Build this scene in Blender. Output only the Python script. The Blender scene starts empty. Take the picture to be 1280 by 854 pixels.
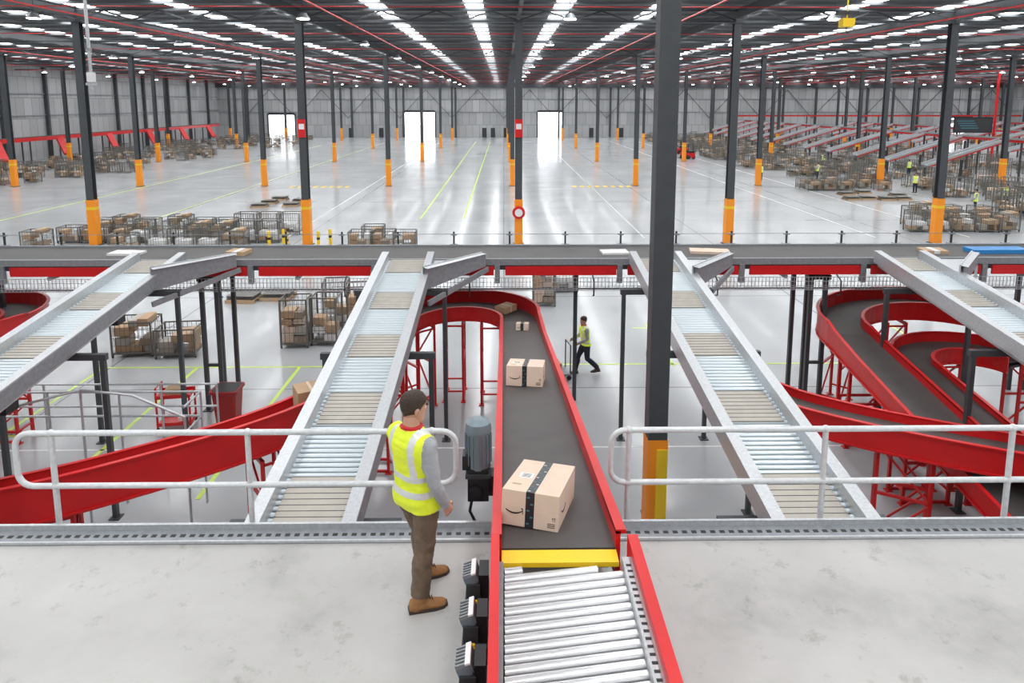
import bpy, bmesh, math, random
from mathutils import Vector, Matrix, noise as mnoise
random.seed(7)
S=bpy.context.scene
# ------------------------------------------------------------------ materials
def mat(name,col,rough=.5,metal=0,spec=.5,emit=None,estr=0,noise=0,nscale=5,bump=0,bscale=20,rvar=0,detail=4):
    m=bpy.data.materials.new(name); m.use_nodes=True
    nt=m.node_tree; b=nt.nodes['Principled BSDF']
    c=tuple(col)+(1,)
    b.inputs['Base Color'].default_value=c
    b.inputs['Roughness'].default_value=rough
    b.inputs['Metallic'].default_value=metal
    b.inputs['Specular IOR Level'].default_value=spec
    if emit:
        b.inputs['Emission Color'].default_value=tuple(emit)+(1,)
        b.inputs['Emission Strength'].default_value=estr
    if noise or bump or rvar:
        tc=nt.nodes.new('ShaderNodeTexCoord'); n=nt.nodes.new('ShaderNodeTexNoise')
        n.inputs['Scale'].default_value=nscale; n.inputs['Detail'].default_value=detail
        nt.links.new(tc.outputs['Object'],n.inputs['Vector'])
        if noise:
            r=nt.nodes.new('ShaderNodeValToRGB')
            r.color_ramp.elements[0].position=.3; r.color_ramp.elements[1].position=.7
            r.color_ramp.elements[0].color=tuple(max(0,x*(1-noise)) for x in col)+(1,)
            r.color_ramp.elements[1].color=tuple(min(1,x*(1+noise)) for x in col)+(1,)
            nt.links.new(n.outputs['Fac'],r.inputs['Fac']); nt.links.new(r.outputs['Color'],b.inputs['Base Color'])
        if rvar:
            mr=nt.nodes.new('ShaderNodeMapRange')
            mr.inputs['To Min'].default_value=rough-rvar; mr.inputs['To Max'].default_value=rough+rvar
            nt.links.new(n.outputs['Fac'],mr.inputs['Value']); nt.links.new(mr.outputs['Result'],b.inputs['Roughness'])
        if bump:
            n2=nt.nodes.new('ShaderNodeTexNoise'); n2.inputs['Scale'].default_value=bscale
            nt.links.new(tc.outputs['Object'],n2.inputs['Vector'])
            bp=nt.nodes.new('ShaderNodeBump'); bp.inputs['Strength'].default_value=bump; bp.inputs['Distance'].default_value=.02
            nt.links.new(n2.outputs['Fac'],bp.inputs['Height']); nt.links.new(bp.outputs['Normal'],b.inputs['Normal'])
    return m
RED=mat('red_powdercoat',(.64,.012,.014),.36,noise=.08,nscale=2)
STEEL=mat('column_grey_paint',(.060,.066,.073),.5,noise=.08)
DARK=mat('dark_steel',(.035,.038,.042),.5)
ORANGE=mat('orange_guard',(.95,.31,.015),.45)
YEL=mat('yellow_paint',(.9,.60,.02),.45)
GALV=mat('galvanised_steel',(.56,.58,.60),.36,metal=.55,noise=.1,nscale=30)
GALVD=mat('galvanised_dull',(.30,.32,.34),.5,metal=.4,noise=.12,nscale=12)
RAILM=mat('handrail_galv',(.66,.68,.69),.42,metal=.3,noise=.08,nscale=25)
CAGEM=mat('cage_wire',(.17,.165,.15),.5,metal=.3)
PURL=mat('purlin_galv',(.16,.17,.18),.5,metal=.2)
ROLL=mat('roller_zinc',(.72,.79,.83),.28,metal=.4)
ROLLW=mat('roller_steel_white',(.80,.81,.82),.22,metal=.5)
BEIGE=mat('beige_belt',(.45,.42,.37),.6,noise=.06)
BELT=mat('rubber_belt',(.075,.068,.066),.55,noise=.10,nscale=3,bump=.1,bscale=200)
BELT2=mat('sorter_belt',(.085,.082,.08),.6,noise=.12,nscale=1.5)
BLACK=mat('black_plastic',(.012,.012,.014),.4)
WHITE=mat('white_plastic',(.8,.8,.8),.4)
CARD=mat('cardboard',(.50,.34,.21),.75,noise=.05,nscale=6)
CARDG=mat('cardboard_grey_brown',(.34,.27,.21),.75,noise=.1,nscale=6)
CARDP=mat('cardboard_pale',(.74,.58,.46),.75,noise=.04,nscale=6)
TAPE=mat('printed_tape',(.02,.025,.03),.3)
TEAL=mat('tape_print',(.05,.20,.25),.4)
GREENL=mat('floor_line_lime',(.62,.85,.12),.3)
WHITEL=mat('floor_line_white',(.8,.82,.82),.3)
BLUE=mat('blue_plastic',(.03,.25,.6),.4)
MOTG=mat('motor_grey',(.20,.25,.28),.4,metal=.3)
ROOFM=mat('roof_sheet',(.10,.105,.11),.6)
SKYL=mat('translucent_skylight',(.9,.9,.9),.5,emit=(.98,.99,1),estr=8.6)
LAMP=mat('lamp_lens',(1,1,1),.4,emit=(1,.98,.95),estr=25)
LAMP.cycles.emission_sampling='NONE'
SKIN=mat('skin',(.58,.32,.22),.55,noise=.05,nscale=20)
HAIR=mat('hair_brown',(.045,.026,.016),.6,noise=.4,nscale=80,bump=.5,bscale=120)
SHIRT=mat('grey_shirt',(.36,.37,.39),.85,noise=.1,nscale=15,bump=.4,bscale=18)
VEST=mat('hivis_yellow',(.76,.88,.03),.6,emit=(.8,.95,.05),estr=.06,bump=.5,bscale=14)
REFL=mat('reflective_tape',(.72,.74,.74),.3,metal=.2)
PANTS=mat('khaki_trousers',(.16,.11,.075),.85,noise=.15,nscale=12,bump=.5,bscale=16)
NAVY=mat('navy_trousers',(.02,.025,.045),.85)
BOOT=mat('tan_boot',(.36,.17,.06),.6,noise=.15,nscale=20)
SOLE=mat('boot_sole',(.06,.04,.03),.7)
RCOL=mat('red_lanyard',(.6,.03,.03),.6)
LIPS=mat('lips',(.42,.17,.13),.5)

def floor_mat():
    m=mat('polished_epoxy_floor',(.47,.49,.50),.2,spec=.6)
    nt=m.node_tree; b=nt.nodes['Principled BSDF']
    tc=nt.nodes.new('ShaderNodeTexCoord')
    n=nt.nodes.new('ShaderNodeTexNoise'); n.inputs['Scale'].default_value=.18; n.inputs['Detail'].default_value=6
    nt.links.new(tc.outputs['Object'],n.inputs['Vector'])
    r=nt.nodes.new('ShaderNodeValToRGB')
    r.color_ramp.elements[0].position=.3; r.color_ramp.elements[1].position=.72
    r.color_ramp.elements[0].color=(.40,.42,.435,1); r.color_ramp.elements[1].color=(.51,.535,.55,1)
    nt.links.new(n.outputs['Fac'],r.inputs['Fac'])
    br=nt.nodes.new('ShaderNodeTexBrick'); br.offset=0
    br.inputs['Scale'].default_value=1; br.inputs['Brick Width'].default_value=12; br.inputs['Row Height'].default_value=9.2
    br.inputs['Mortar Size'].default_value=.03; br.inputs['Color1'].default_value=(1,1,1,1); br.inputs['Color2'].default_value=(.96,.96,.96,1)
    br.inputs['Mortar'].default_value=(.5,.5,.5,1)
    nt.links.new(tc.outputs['Object'],br.inputs['Vector'])
    mx=nt.nodes.new('ShaderNodeMix'); mx.data_type='RGBA'; mx.blend_type='MULTIPLY'; mx.inputs[0].default_value=1
    nt.links.new(r.outputs['Color'],mx.inputs[6]); nt.links.new(br.outputs['Color'],mx.inputs[7])
    nt.links.new(mx.outputs[2],b.inputs['Base Color'])
    n2=nt.nodes.new('ShaderNodeTexNoise'); n2.inputs['Scale'].default_value=.5; n2.inputs['Detail'].default_value=5
    nt.links.new(tc.outputs['Object'],n2.inputs['Vector'])
    mr=nt.nodes.new('ShaderNodeMapRange'); mr.inputs['To Min'].default_value=.12; mr.inputs['To Max'].default_value=.30
    nt.links.new(n2.outputs['Fac'],mr.inputs['Value']); nt.links.new(mr.outputs['Result'],b.inputs['Roughness'])
    b.inputs['Coat Weight'].default_value=.12; b.inputs['Coat Roughness'].default_value=.06
    return m
FLOOR=floor_mat()
def mezz_mat():
    m=mat('mezzanine_concrete',(.58,.57,.55),.5)
    nt=m.node_tree; b=nt.nodes['Principled BSDF']
    tc=nt.nodes.new('ShaderNodeTexCoord')
    n=nt.nodes.new('ShaderNodeTexNoise'); n.inputs['Scale'].default_value=.75; n.inputs['Detail'].default_value=9; n.inputs['Roughness'].default_value=.62
    nt.links.new(tc.outputs['Object'],n.inputs['Vector'])
    r=nt.nodes.new('ShaderNodeValToRGB')
    e=r.color_ramp.elements; e[0].position=.30; e[1].position=.66
    e[0].color=(.34,.335,.32,1); e[1].color=(.52,.515,.50,1)
    k=e.new(.45); k.color=(.455,.45,.435,1)
    nt.links.new(n.outputs['Fac'],r.inputs['Fac'])
    n2=nt.nodes.new('ShaderNodeTexNoise'); n2.inputs['Scale'].default_value=4; n2.inputs['Detail'].default_value=10; n2.inputs['Roughness'].default_value=.75
    nt.links.new(tc.outputs['Object'],n2.inputs['Vector'])
    r2=nt.nodes.new('ShaderNodeValToRGB'); r2.color_ramp.elements[0].position=.34; r2.color_ramp.elements[1].position=.43
    r2.color_ramp.elements[0].color=(.76,.75,.73,1); r2.color_ramp.elements[1].color=(1,1,1,1)
    nt.links.new(n2.outputs['Fac'],r2.inputs['Fac'])
    mx=nt.nodes.new('ShaderNodeMix'); mx.data_type='RGBA'; mx.blend_type='MULTIPLY'; mx.inputs[0].default_value=1
    nt.links.new(r.outputs['Color'],mx.inputs[6]); nt.links.new(r2.outputs['Color'],mx.inputs[7])
    nt.links.new(mx.outputs[2],b.inputs['Base Color'])
    return m
MEZZ=mezz_mat()
def wall_mat():
    m=mat('silver_wall_lining',(.42,.43,.44),.45,metal=.2)
    nt=m.node_tree; b=nt.nodes['Principled BSDF']
    tc=nt.nodes.new('ShaderNodeTexCoord')
    br=nt.nodes.new('ShaderNodeTexBrick'); br.offset=.5
    br.inputs['Scale'].default_value=1; br.inputs['Brick Width'].default_value=1.6; br.inputs['Row Height'].default_value=2.9
    br.inputs['Mortar Size'].default_value=.05; br.inputs['Color1'].default_value=(.50,.51,.52,1); br.inputs['Color2'].default_value=(.38,.39,.40,1)
    br.inputs['Mortar'].default_value=(.27,.27,.27,1)
    sp=nt.nodes.new('ShaderNodeSeparateXYZ'); cb=nt.nodes.new('ShaderNodeCombineXYZ'); ad=nt.nodes.new('ShaderNodeMath'); ad.operation='ADD'
    nt.links.new(tc.outputs['Object'],sp.inputs[0]); nt.links.new(sp.outputs['X'],ad.inputs[0]); nt.links.new(sp.outputs['Y'],ad.inputs[1])
    nt.links.new(ad.outputs[0],cb.inputs['X']); nt.links.new(sp.outputs['Z'],cb.inputs['Y'])
    nt.links.new(cb.outputs[0],br.inputs['Vector'])
    nt.links.new(br.outputs['Color'],b.inputs['Base Color'])
    return m
WALL=wall_mat()

# ------------------------------------------------------------------ mesh builder
class MB:
    def __init__(s): s.v=[];s.f=[];s.m=[];s.mats=[];s.sm=[]
    def mi(s,m):
        if m not in s.mats: s.mats.append(m)
        return s.mats.index(m)
    def add(s,vs,fs,m,smooth=False):
        o=len(s.v); s.v+= [tuple(v) for v in vs]; k=s.mi(m)
        for f in fs: s.f.append(tuple(i+o for i in f)); s.m.append(k); s.sm.append(smooth)
    def box(s,c,d,m,rz=0,M=None):
        x,y,z=d[0]/2,d[1]/2,d[2]/2
        vs=[Vector(p) for p in [(-x,-y,-z),(x,-y,-z),(x,y,-z),(-x,y,-z),(-x,-y,z),(x,-y,z),(x,y,z),(-x,y,z)]]
        R=M if M is not None else Matrix.Rotation(rz,3,'Z')
        vs=[R@v+Vector(c) for v in vs]
        s.add(vs,[(0,3,2,1),(4,5,6,7),(0,1,5,4),(1,2,6,5),(2,3,7,6),(3,0,4,7)],m)
    def bb(s,x0,x1,y0,y1,z0,z1,m): s.box(((x0+x1)/2,(y0+y1)/2,(z0+z1)/2),(x1-x0,y1-y0,z1-z0),m)
    def frame(s,p0,p1):
        a=Vector(p0);b=Vector(p1);t=(b-a).normalized()
        up=Vector((0,0,1)) if abs(t.z)<.95 else Vector((0,1,0))
        n=t.cross(up).normalized(); u=n.cross(t).normalized()
        return a,b,t,n,u
    def beam(s,p0,p1,w,h,m):
        a,b,t,n,u=s.frame(p0,p1); vs=[]
        for p in (a,b):
            for i,j in ((-1,-1),(1,-1),(1,1),(-1,1)): vs.append(p+n*(i*w/2)+u*(j*h/2))
        s.add(vs,[(0,1,2,3),(7,6,5,4),(0,4,5,1),(1,5,6,2),(2,6,7,3),(3,7,4,0)],m)
    def cyl(s,p0,p1,r,m,n=10,r2=None,smooth=True):
        a,b,t,nn,u=s.frame(p0,p1); r2=r if r2 is None else r2; vs=[]
        for p,q in ((a,r),(b,r2)):
            for i in range(n):
                th=2*math.pi*i/n; vs.append(p+nn*(q*math.cos(th))+u*(q*math.sin(th)))
        s.add(vs,[(i,(i+1)%n,n+(i+1)%n,n+i) for i in range(n)],m,smooth)
        s.add(vs[:n],[tuple(range(n-1,-1,-1))],m); s.add(vs[n:],[tuple(range(n))],m)
    def tube(s,pts,r,m,n=10):
        P=[Vector(p) for p in pts]; vs=[]; prev=None
        for i,p in enumerate(P):
            t=(P[min(i+1,len(P)-1)]-P[max(i-1,0)]).normalized()
            if prev is None:
                up=Vector((0,0,1)) if abs(t.z)<.9 else Vector((0,1,0)); nn=t.cross(up).normalized()
            else: nn=(prev-t*prev.dot(t)).normalized()
            prev=nn; u=nn.cross(t)
            rr=r[i] if isinstance(r,(list,tuple)) else r
            for k in range(n):
                th=2*math.pi*k/n; vs.append(p+nn*rr*math.cos(th)+u*rr*math.sin(th))
        fs=[]
        for i in range(len(P)-1):
            for k in range(n): fs.append((i*n+k,i*n+(k+1)%n,(i+1)*n+(k+1)%n,(i+1)*n+k))
        s.add(vs,fs,m,True); s.add(vs[:n],[tuple(range(n-1,-1,-1))],m); s.add(vs[-n:],[tuple(range(n))],m)
    def loft(s,rings,m,caps=True,smooth=True):
        n=len(rings[0]); vs=[p for r in rings for p in r]; fs=[]
        for i in range(len(rings)-1):
            for k in range(n): fs.append((i*n+k,i*n+(k+1)%n,(i+1)*n+(k+1)%n,(i+1)*n+k))
        if caps: fs.append(tuple(range(n-1,-1,-1))); fs.append(tuple(range((len(rings)-1)*n,len(rings)*n)))
        s.add(vs,fs,m,smooth)
    def ball(s,c,r,m,n=12,k=8):
        rx,ry,rz=r if isinstance(r,(tuple,list)) else (r,r,r)
        rings=[]
        for i in range(1,k):
            ph=math.pi*i/k
            rings.append([Vector((c[0]+rx*math.sin(ph)*math.cos(2*math.pi*j/n),c[1]+ry*math.sin(ph)*math.sin(2*math.pi*j/n),c[2]-rz*math.cos(ph))) for j in range(n)])
        s.loft(rings,m)
    def sweep(s,path,rect,m):
        P=[Vector(p) for p in path]; n=len(P)
        g=lambda a,i:a[i] if isinstance(a,(list,tuple)) else a
        rings=[]
        for i,p in enumerate(P):
            t=P[min(i+1,n-1)]-P[max(i-1,0)]; t.z=0; t.normalize(); L=Vector((-t.y,t.x,0))
            o0,o1,z0,z1=[g(a,i) for a in rect]
            rings.append([p+L*o0+Vector((0,0,z0)),p+L*o1+Vector((0,0,z0)),p+L*o1+Vector((0,0,z1)),p+L*o0+Vector((0,0,z1))])
        s.loft(rings,m,smooth=False)
    def mesh(s,name):
        me=bpy.data.meshes.new(name); me.from_pydata(s.v,[],s.f)
        for m in s.mats: me.materials.append(m)
        me.polygons.foreach_set('material_index',s.m); me.polygons.foreach_set('use_smooth',s.sm)
        me.update(); return me
    def obj(s,name,loc=(0,0,0),rz=0,parent=None):
        return place(s.mesh(name),name,loc,rz,parent)
def place(me,name,loc=(0,0,0),rz=0,parent=None):
    o=bpy.data.objects.new(name,me); S.collection.objects.link(o); o.location=loc; o.rotation_euler=(0,0,rz)
    if parent: o.parent=parent
    return o
def catmull(P,k=6):
    P=[Vector(p) for p in P]; out=[]
    for i in range(len(P)-1):
        a=P[max(i-1,0)];b=P[i];c=P[i+1];d=P[min(i+2,len(P)-1)]
        for j in range(k):
            t=j/k; out.append(.5*((2*b)+(c-a)*t+(2*a-5*b+4*c-d)*t*t+(3*b-a-3*c+d)*t**3))
    out.append(P[-1]); return out

# ------------------------------------------------------------------ room shell
XL,XR,YB,YF,ZR=-66,118,-14,160,13.3
b=MB(); b.bb(XL-2,XR+2,YB-2,YF,-.2,0,FLOOR); b.obj('floor')
b=MB(); b.bb(XL-40,XR+40,YF+.3,YF+90,-.2,-.02,mat('yard_concrete',(.6,.6,.58),.8)); b.obj('yard_ground')
b=MB(); b.bb(XL,XR,YB,YF+.3,ZR,ZR+.2,ROOFM); b.obj('ceiling')
def hole_wall(name,axis,pos,a0,a1,holes,zt=ZR):
    b=MB(); cur=a0
    def pan(u0,u1,z0,z1):
        if axis=='y': b.bb(u0,u1,pos,pos+.3,z0,z1,WALL)
        else: b.bb(pos,pos+.3,u0,u1,z0,z1,WALL)
    for h0,h1,hz in holes:
        pan(cur,h0,0,zt); pan(h0,h1,hz,zt); cur=h1
    pan(cur,a1,0,zt); return b.obj(name)
doors=[(-54.5,-48.5,5.2),(-23.2,-16,5.8),(8,13.6,5.8),(103.5,110,4.4)]
hole_wall('wall_back','y',YF,XL,XR,doors)
hole_wall('wall_left','x',XL-.3,YB,YF,[])
hole_wall('wall_right','x',XR,YB,YF,[])
hole_wall('wall_front','y',YB-.3,XL,XR,[])
for i,(h0,h1,hz) in enumerate(doors):
    b=MB(); 
    b.bb(h0-.3,h0,YF-.15,YF-.01,0,hz+.3,DARK); b.bb(h1,h1+.3,YF-.15,YF-.01,0,hz+.3,DARK); b.bb(h0,h1,YF-.15,YF-.01,hz,hz+.5,DARK)
    b.bb((h0+h1)/2-.05,(h0+h1)/2+.05,YF-.14,YF-.04,0,hz,WHITE)
    b.obj('door_%d'%(i+1))
b=MB()
for x in [-36,-29,-5,-3,0,20,27,36,50,62,78,90]:
    b.bb(x,x+1.0,YF-.12,YF-.01,0,2.2,DARK)
b.obj('door_%d'%(len(doors)+1))
b=MB()
for k in range(-5,10):
    x=.84+12*k; b.bb(x-.2,x+.2,YF-.5,YF-.02,0,ZR-.3,STEEL)
for y in range(-8,160,9): 
    b.bb(XL+.02,XL+.5,y-.2,y+.2,0,ZR-.3,STEEL); b.bb(XR-.5,XR-.02,y-.2,y+.2,0,ZR-.3,STEEL)
for z in (3.2,6.2,9.2):
    b.bb(XL+.02,XL+.2,YB,YF,z,z+.12,GALVD); b.bb(XL,XR,YF-.2,YF-.02,z+2.6,z+2.72,GALVD); b.bb(XR-.2,XR-.02,YB,YF,z,z+.12,GALVD)
b.bb(XL,XR,YF-.9,YF-.5,11.5,12.6,STEEL)
for x in range(-60,115,12): b.beam((x,YF-.3,4.5),(x+6,YF-.3,11),.1,.1,STEEL); b.beam((x+12,YF-.3,4.5),(x+6,YF-.3,11),.1,.1,STEEL)
b.obj('trim_1')
b=MB()
xs=[]
x=-1.6
while x>XL+2: xs.append(x); x-=5.4
x=3.3
while x<XR-2: xs.append(x); x+=5.4
for x in xs:
    for seg in range(0,12):
        y0=YB+1+seg*14.5; b.add([(x-.5,y0,ZR-.01),(x-.5,y0+13.6,ZR-.01),(x+.5,y0+13.6,ZR-.01),(x+.5,y0,ZR-.01)],[(0,1,2,3)],SKYL)
b.obj('roof_skylights')
b=MB(); y=YB+.5
while y<YF:
    b.bb(XL+.1,XR-.1,y-.04,y+.04,ZR-.17,ZR-.03,PURL); y+=2.4
b.obj('roof_purlins')
ROWS=[10.6+27.7*k for k in range(0,6)]
CT=12.35
b=MB()
for k in range(-5,10):
    x=.84+12*k
    b.bb(x-.09,x+.09,YB,YF-1,ZR-.72,ZR-.70,STEEL); b.bb(x-.03,x+.03,YB,YF-1,ZR-.70,ZR-.22,STEEL); b.bb(x-.09,x+.09,YB,YF-1,ZR-.22,ZR-.20,STEEL)
b.obj('roof_rafters')
b=MB()
for r in ROWS:
    b.bb(XL+.6,XR-.6,r-.10,r+.10,CT,CT+.12,STEEL); b.bb(XL+.6,XR-.6,r-.10,r+.10,CT+.6,CT+.68,STEEL)
    x=.84-12*5
    while x<XR-3:
        b.beam((x,r,CT+.1),(x+1.5,r,CT+.62),.08,.08,STEEL); b.beam((x+1.5,r,CT+.62),(x+3,r,CT+.1),.08,.08,STEEL); x+=3
for j,r in enumerate(ROWS):
    b.bb(XL+.6,XR-.6,r+13.8,r+13.95,ZR-.85,ZR-.72,STEEL)
b.obj('roof_trusses')
b=MB()
for k in range(0,12):
    y=19+k*12; b.cyl((XL+1,y,12.2),(XR-1,y,12.2),.022,RED,6)
for x in (-40,-20,-8,9,22,38,64,88): b.cyl((x,YB+1,12.1),(x,YF-1,12.1),.035,RED,6)
b.obj('sprinkler_pipes')
b=MB()
for k in range(-6,11):
    for j in range(0,12):
        x=6.2+12*k-3.2; y=4+13.8*j
        if XL+2<x<XR-2:
            b.cyl((x,y,11.75),(x,y,12.0),.32,GALVD,12,.14); b.cyl((x,y,11.72),(x,y,11.749),.27,LAMP,12); b.cyl((x,y,12.0),(x,y,13.28),.012,DARK,5)
b.obj('high_bay_lights')

# ------------------------------------------------------------------ columns
b=MB()
def hcol(b,top):
    w=.2
    b.bb(-w,w,-w,-w+.03,0,top,STEEL); b.bb(-w,w,w-.03,w,0,top,STEEL); b.bb(-.02,.02,-w+.03,w-.03,0,top,STEEL)
    b.bb(-w-.03,w+.03,-w-.03,w+.03,.0,2.6,ORANGE); b.bb(-.32,.32,-.32,.32,0,.03,DARK)
    b.bb(-w-.034,w+.034,-w-.034,w+.034,2.05,2.2,YEL)
    b.bb(-.28,.28,-.28,.28,top-.03,top,STEEL)
hcol(b,CT)
cm=b.mesh('steel_column')
for r in ROWS[1:]:
    for k in range(-5,10): place(cm,'steel_column',(.84+12*k,r,0))
b=MB(); w=.155; top=CT
b.bb(-w,w,-w,-w+.03,0,top,STEEL); b.bb(-w,w,w-.03,w,0,top,STEEL); b.bb(-.02,.02,-w+.03,w-.03,0,top,STEEL)
b.bb(-w,-w+.012,-w+.03,w-.03,0,top,STEEL)
b.bb(-w-.01,w+.01,-w-.01,w+.01,0,2.6,ORANGE); b.bb(-.02,.16,-.19,-.165,0,2.45,YEL)
b.obj('steel_column',(2.48,10.5,0))
b=MB(); 
for i in range(2): b.cyl((0,-.33-.12*i,0),(0,-.43-.12*i,0),.36,RED,20)
b.cyl((0,-.55,0),(0,-.60,0),.22,WHITE,18); b.box((0,-.285,0),(.2,.09,.3),RED)
b.obj('fire_hose_reel',(.84,38.28,1.9))
b=MB(); b.box((0,0,0),(.42,.04,1.0),RED); b.box((0,-.025,.1),(.3,.01,.3),WHITE); b.box((0,.05,0),(.1,.06,.3),DARK)
sm=b.mesh('fire_sign')
for x in (-11.16,.84): place(sm,'fire_sign',(x,38.3-.29,6.6))

# ------------------------------------------------------------------ floor markings
b=MB()
def line(x0,x1,y0,y1,m): b.bb(x0,x1,y0,y1,.0,.004,m)
for x in (-5.8,-2.8): line(x-.07,x+.07,47,142,GREENL)
line(-34.6,-34.45,28,130,GREENL); line(-24.3,-24.2,44,140,GREENL)
for x in (8.4,22.3,-13,28,46): line(x-.05,x+.05,40,145,WHITEL)
for x0 in (-20.5,6.6):
    for i in range(8): line(x0+i*.75,x0+i*.75+.4,64.7,65.9,YEL)
line(-12.5,-4.6,20.0,20.08,GREENL); line(-12.5,-5,15.7,15.78,GREENL)
for x in (-9.35,-6.25,-12.2): line(x-.05,x+.05,13,20,GREENL)
line(1.5,20,20.1,20.18,GREENL); line(4.6,8,23.5,23.58,GREENL)
for x in (5.2,14): line(x-.05,x+.05,20,24,GREENL)
line(-12,10,15,15.06,WHITEL)
b.obj('floor_markings')

# ------------------------------------------------------------------ mezzanine
b=MB(); b.bb(-16,16,YB+.5,5.56,3.85,4.15,MEZZ)
b.obj('mezzanine_floor')
b=MB()
b.bb(-16,16,5.56,5.78,3.7,4.16,GALVD); b.bb(-16,16,5.76,5.79,4.16,4.21,GALV); b.bb(-16,16,5.56,5.58,4.16,4.18,GALV)
x=-8
while x<9:
    b.bb(x,x+.045,5.655,5.69,4.16,4.163,BLACK); x+=.085
b.obj('trim_2')
for px in (-10,-5.5,5.5,10):
    b=MB(); b.bb(-.15,.15,-.15,.15,0,3.85,STEEL); b.bb(-.25,.25,-.25,.25,0,.03,STEEL); b.obj('mezzanine_post',(px,4,0))

def railing(name,x0,x1,posts,y=5.87,zt=5.04,zm=4.53,zb=4.0,endL=True,endR=True):
    b=MB(); r=.027
    def corner(cx,cz,a0,a1,rr=.13,n=5):
        return [(cx+rr*math.cos(a0+(a1-a0)*i/n),y,cz+rr*math.sin(a0+(a1-a0)*i/n)) for i in range(n+1)]
    rr=.13; P=[]
    if endR and endL:
        P+=corner(x1-rr,zt-rr,math.pi/2,0)+corner(x1-rr,zm+rr,0,-math.pi/2)
        P+=corner(x0+rr,zm+rr,-math.pi/2,-math.pi)+corner(x0+rr,zt-rr,math.pi,math.pi/2); P.append(P[0])
        b.tube(P,r,RAILM)
    else:
        Q=[(x1,y,zt)]+[p for p in corner(x0+rr,zt-rr,math.pi/2,math.pi)]+[p for p in corner(x0+rr,zm+rr,math.pi,1.5*math.pi)]+[(x1,y,zm)]
        b.tube(Q,r,RAILM)
    for px in posts:
        b.cyl((px,y,zb),(px,y,zt),.026,RAILM); b.ball((px,y,zt),.036,RAILM); b.ball((px,y,zm),.036,RAILM)
        b.box((px,y-.05,4.05),(.1,.06,.14),GALV)
    return b.obj(name)
railing('guard_railing',-4.43,-.44,[-4.1,-2.33,-.66])
railing('guard_railing',.98,8,[1.14,2.95,4.68,6.5],endR=False)
railing('guard_railing',-9.6,-4.75,[-9.3,-7.2,-5.1])

# ------------------------------------------------------------------ sortation cross conveyor
b=MB(); X0,X1=-34,36; ya,yb2=16.75,18.4; zt=4.10
b.bb(X0,X1,ya+.08,yb2-.08,zt-.06,zt,BELT2)
b.bb(X0,X1,ya,ya+.08,zt-.14,zt+.02,GALVD); b.bb(X0,X1,yb2-.08,yb2,zt-.14,zt+.05,GALVD)
b.bb(X0,X1,ya+.02,ya+.06,zt-.26,zt-.14,DARK)
x=X0
while x<X1:
    b.bb(x+.1,x+2.9,ya-.02,ya+.03,zt-.40,zt-.17,RED); b.bb(x+2.92,x+3.05,ya-.04,ya+.06,zt-.6,zt-.14,GALVD)
    b.bb(x+.1,x+2.9,yb2-.03,yb2,zt-.42,zt-.16,RED)
    b.bb(x+1,x+1.08,ya,yb2,zt-.5,zt-.42,GALVD)
    b.tube([(x+2.3,ya-.05,zt-.4),(x+2.3,ya-.3,zt-.5),(x+2.3,ya-.3,zt-.85),(x+2.3,ya-.12,zt-.9)],.018,DARK,6)
    x+=3.085
b.bb(X0,X1,ya,ya+.05,zt-.78,zt-.74,GALVD)
x=X0
while x<X1: b.bb(x,x+.012,ya-.1,ya-.09,zt-.78,zt-.45,GALV); x+=.09
for z in (zt-.78,zt-.67,zt-.56,zt-.45): b.bb(X0,X1,ya-.1,ya-.088,z,z+.01,GALV)
x=X0+.5
while x<X1:
    b.bb(x-.022,x+.022,yb2+.02,yb2+.06,zt-.1,zt+.40,DARK); b.bb(x-.08,x+.08,yb2-.0,yb2+.08,zt+.30,zt+.34,GALVD); b.bb(x-.10,x+.10,yb2-.0,yb2+.1,zt,zt+.06,GALVD)
    x+=1.53
b.cyl((X0,yb2+.04,zt+.33),(X1,yb2+.04,zt+.33),.008,GALVD,5)
for x in (-26,-20,-14,-7.75,7.95,14.2,20,26):
    for dx in (0,.38):
        b.bb(x+dx-.05,x+dx+.05,ya+.3,ya+.4,0,zt-.5,STEEL); b.bb(x+dx-.05,x+dx+.05,yb2-.3,yb2-.2,0,zt-.5,STEEL)
        b.bb(x+dx-.12,x+dx+.12,ya+.23,ya+.47,0,.02,STEEL)
    b.bb(x,x+.38,ya+.32,ya+.38,1.2,1.28,STEEL); b.bb(x-.1,x+.5,ya+.3,ya+.4,zt-.62,zt-.5,STEEL)
b.bb(1.85,1.95,ya+.8,ya+.9,0,zt-.5,STEEL)
b.obj('sorter_conveyor')
for x,w,h,m in ((-9.8,.8,.06,WHITE),(-6.9,.5,.10,CARD),(2.9,.7,.05,WHITE),(5.4,1.0,.07,CARDP),(13.0,1.5,.10,BLUE),(11.3,.6,.08,CARD)):
    b=MB(); b.box((0,0,h/2),(w,.45,h),m); b.box((0,0,h/2+.003),(w*.25,.452,h),WHITE if m==CARD else m)
    b.obj('parcel',(x,17.5,zt+.001),random.uniform(-.2,.2))

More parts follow.
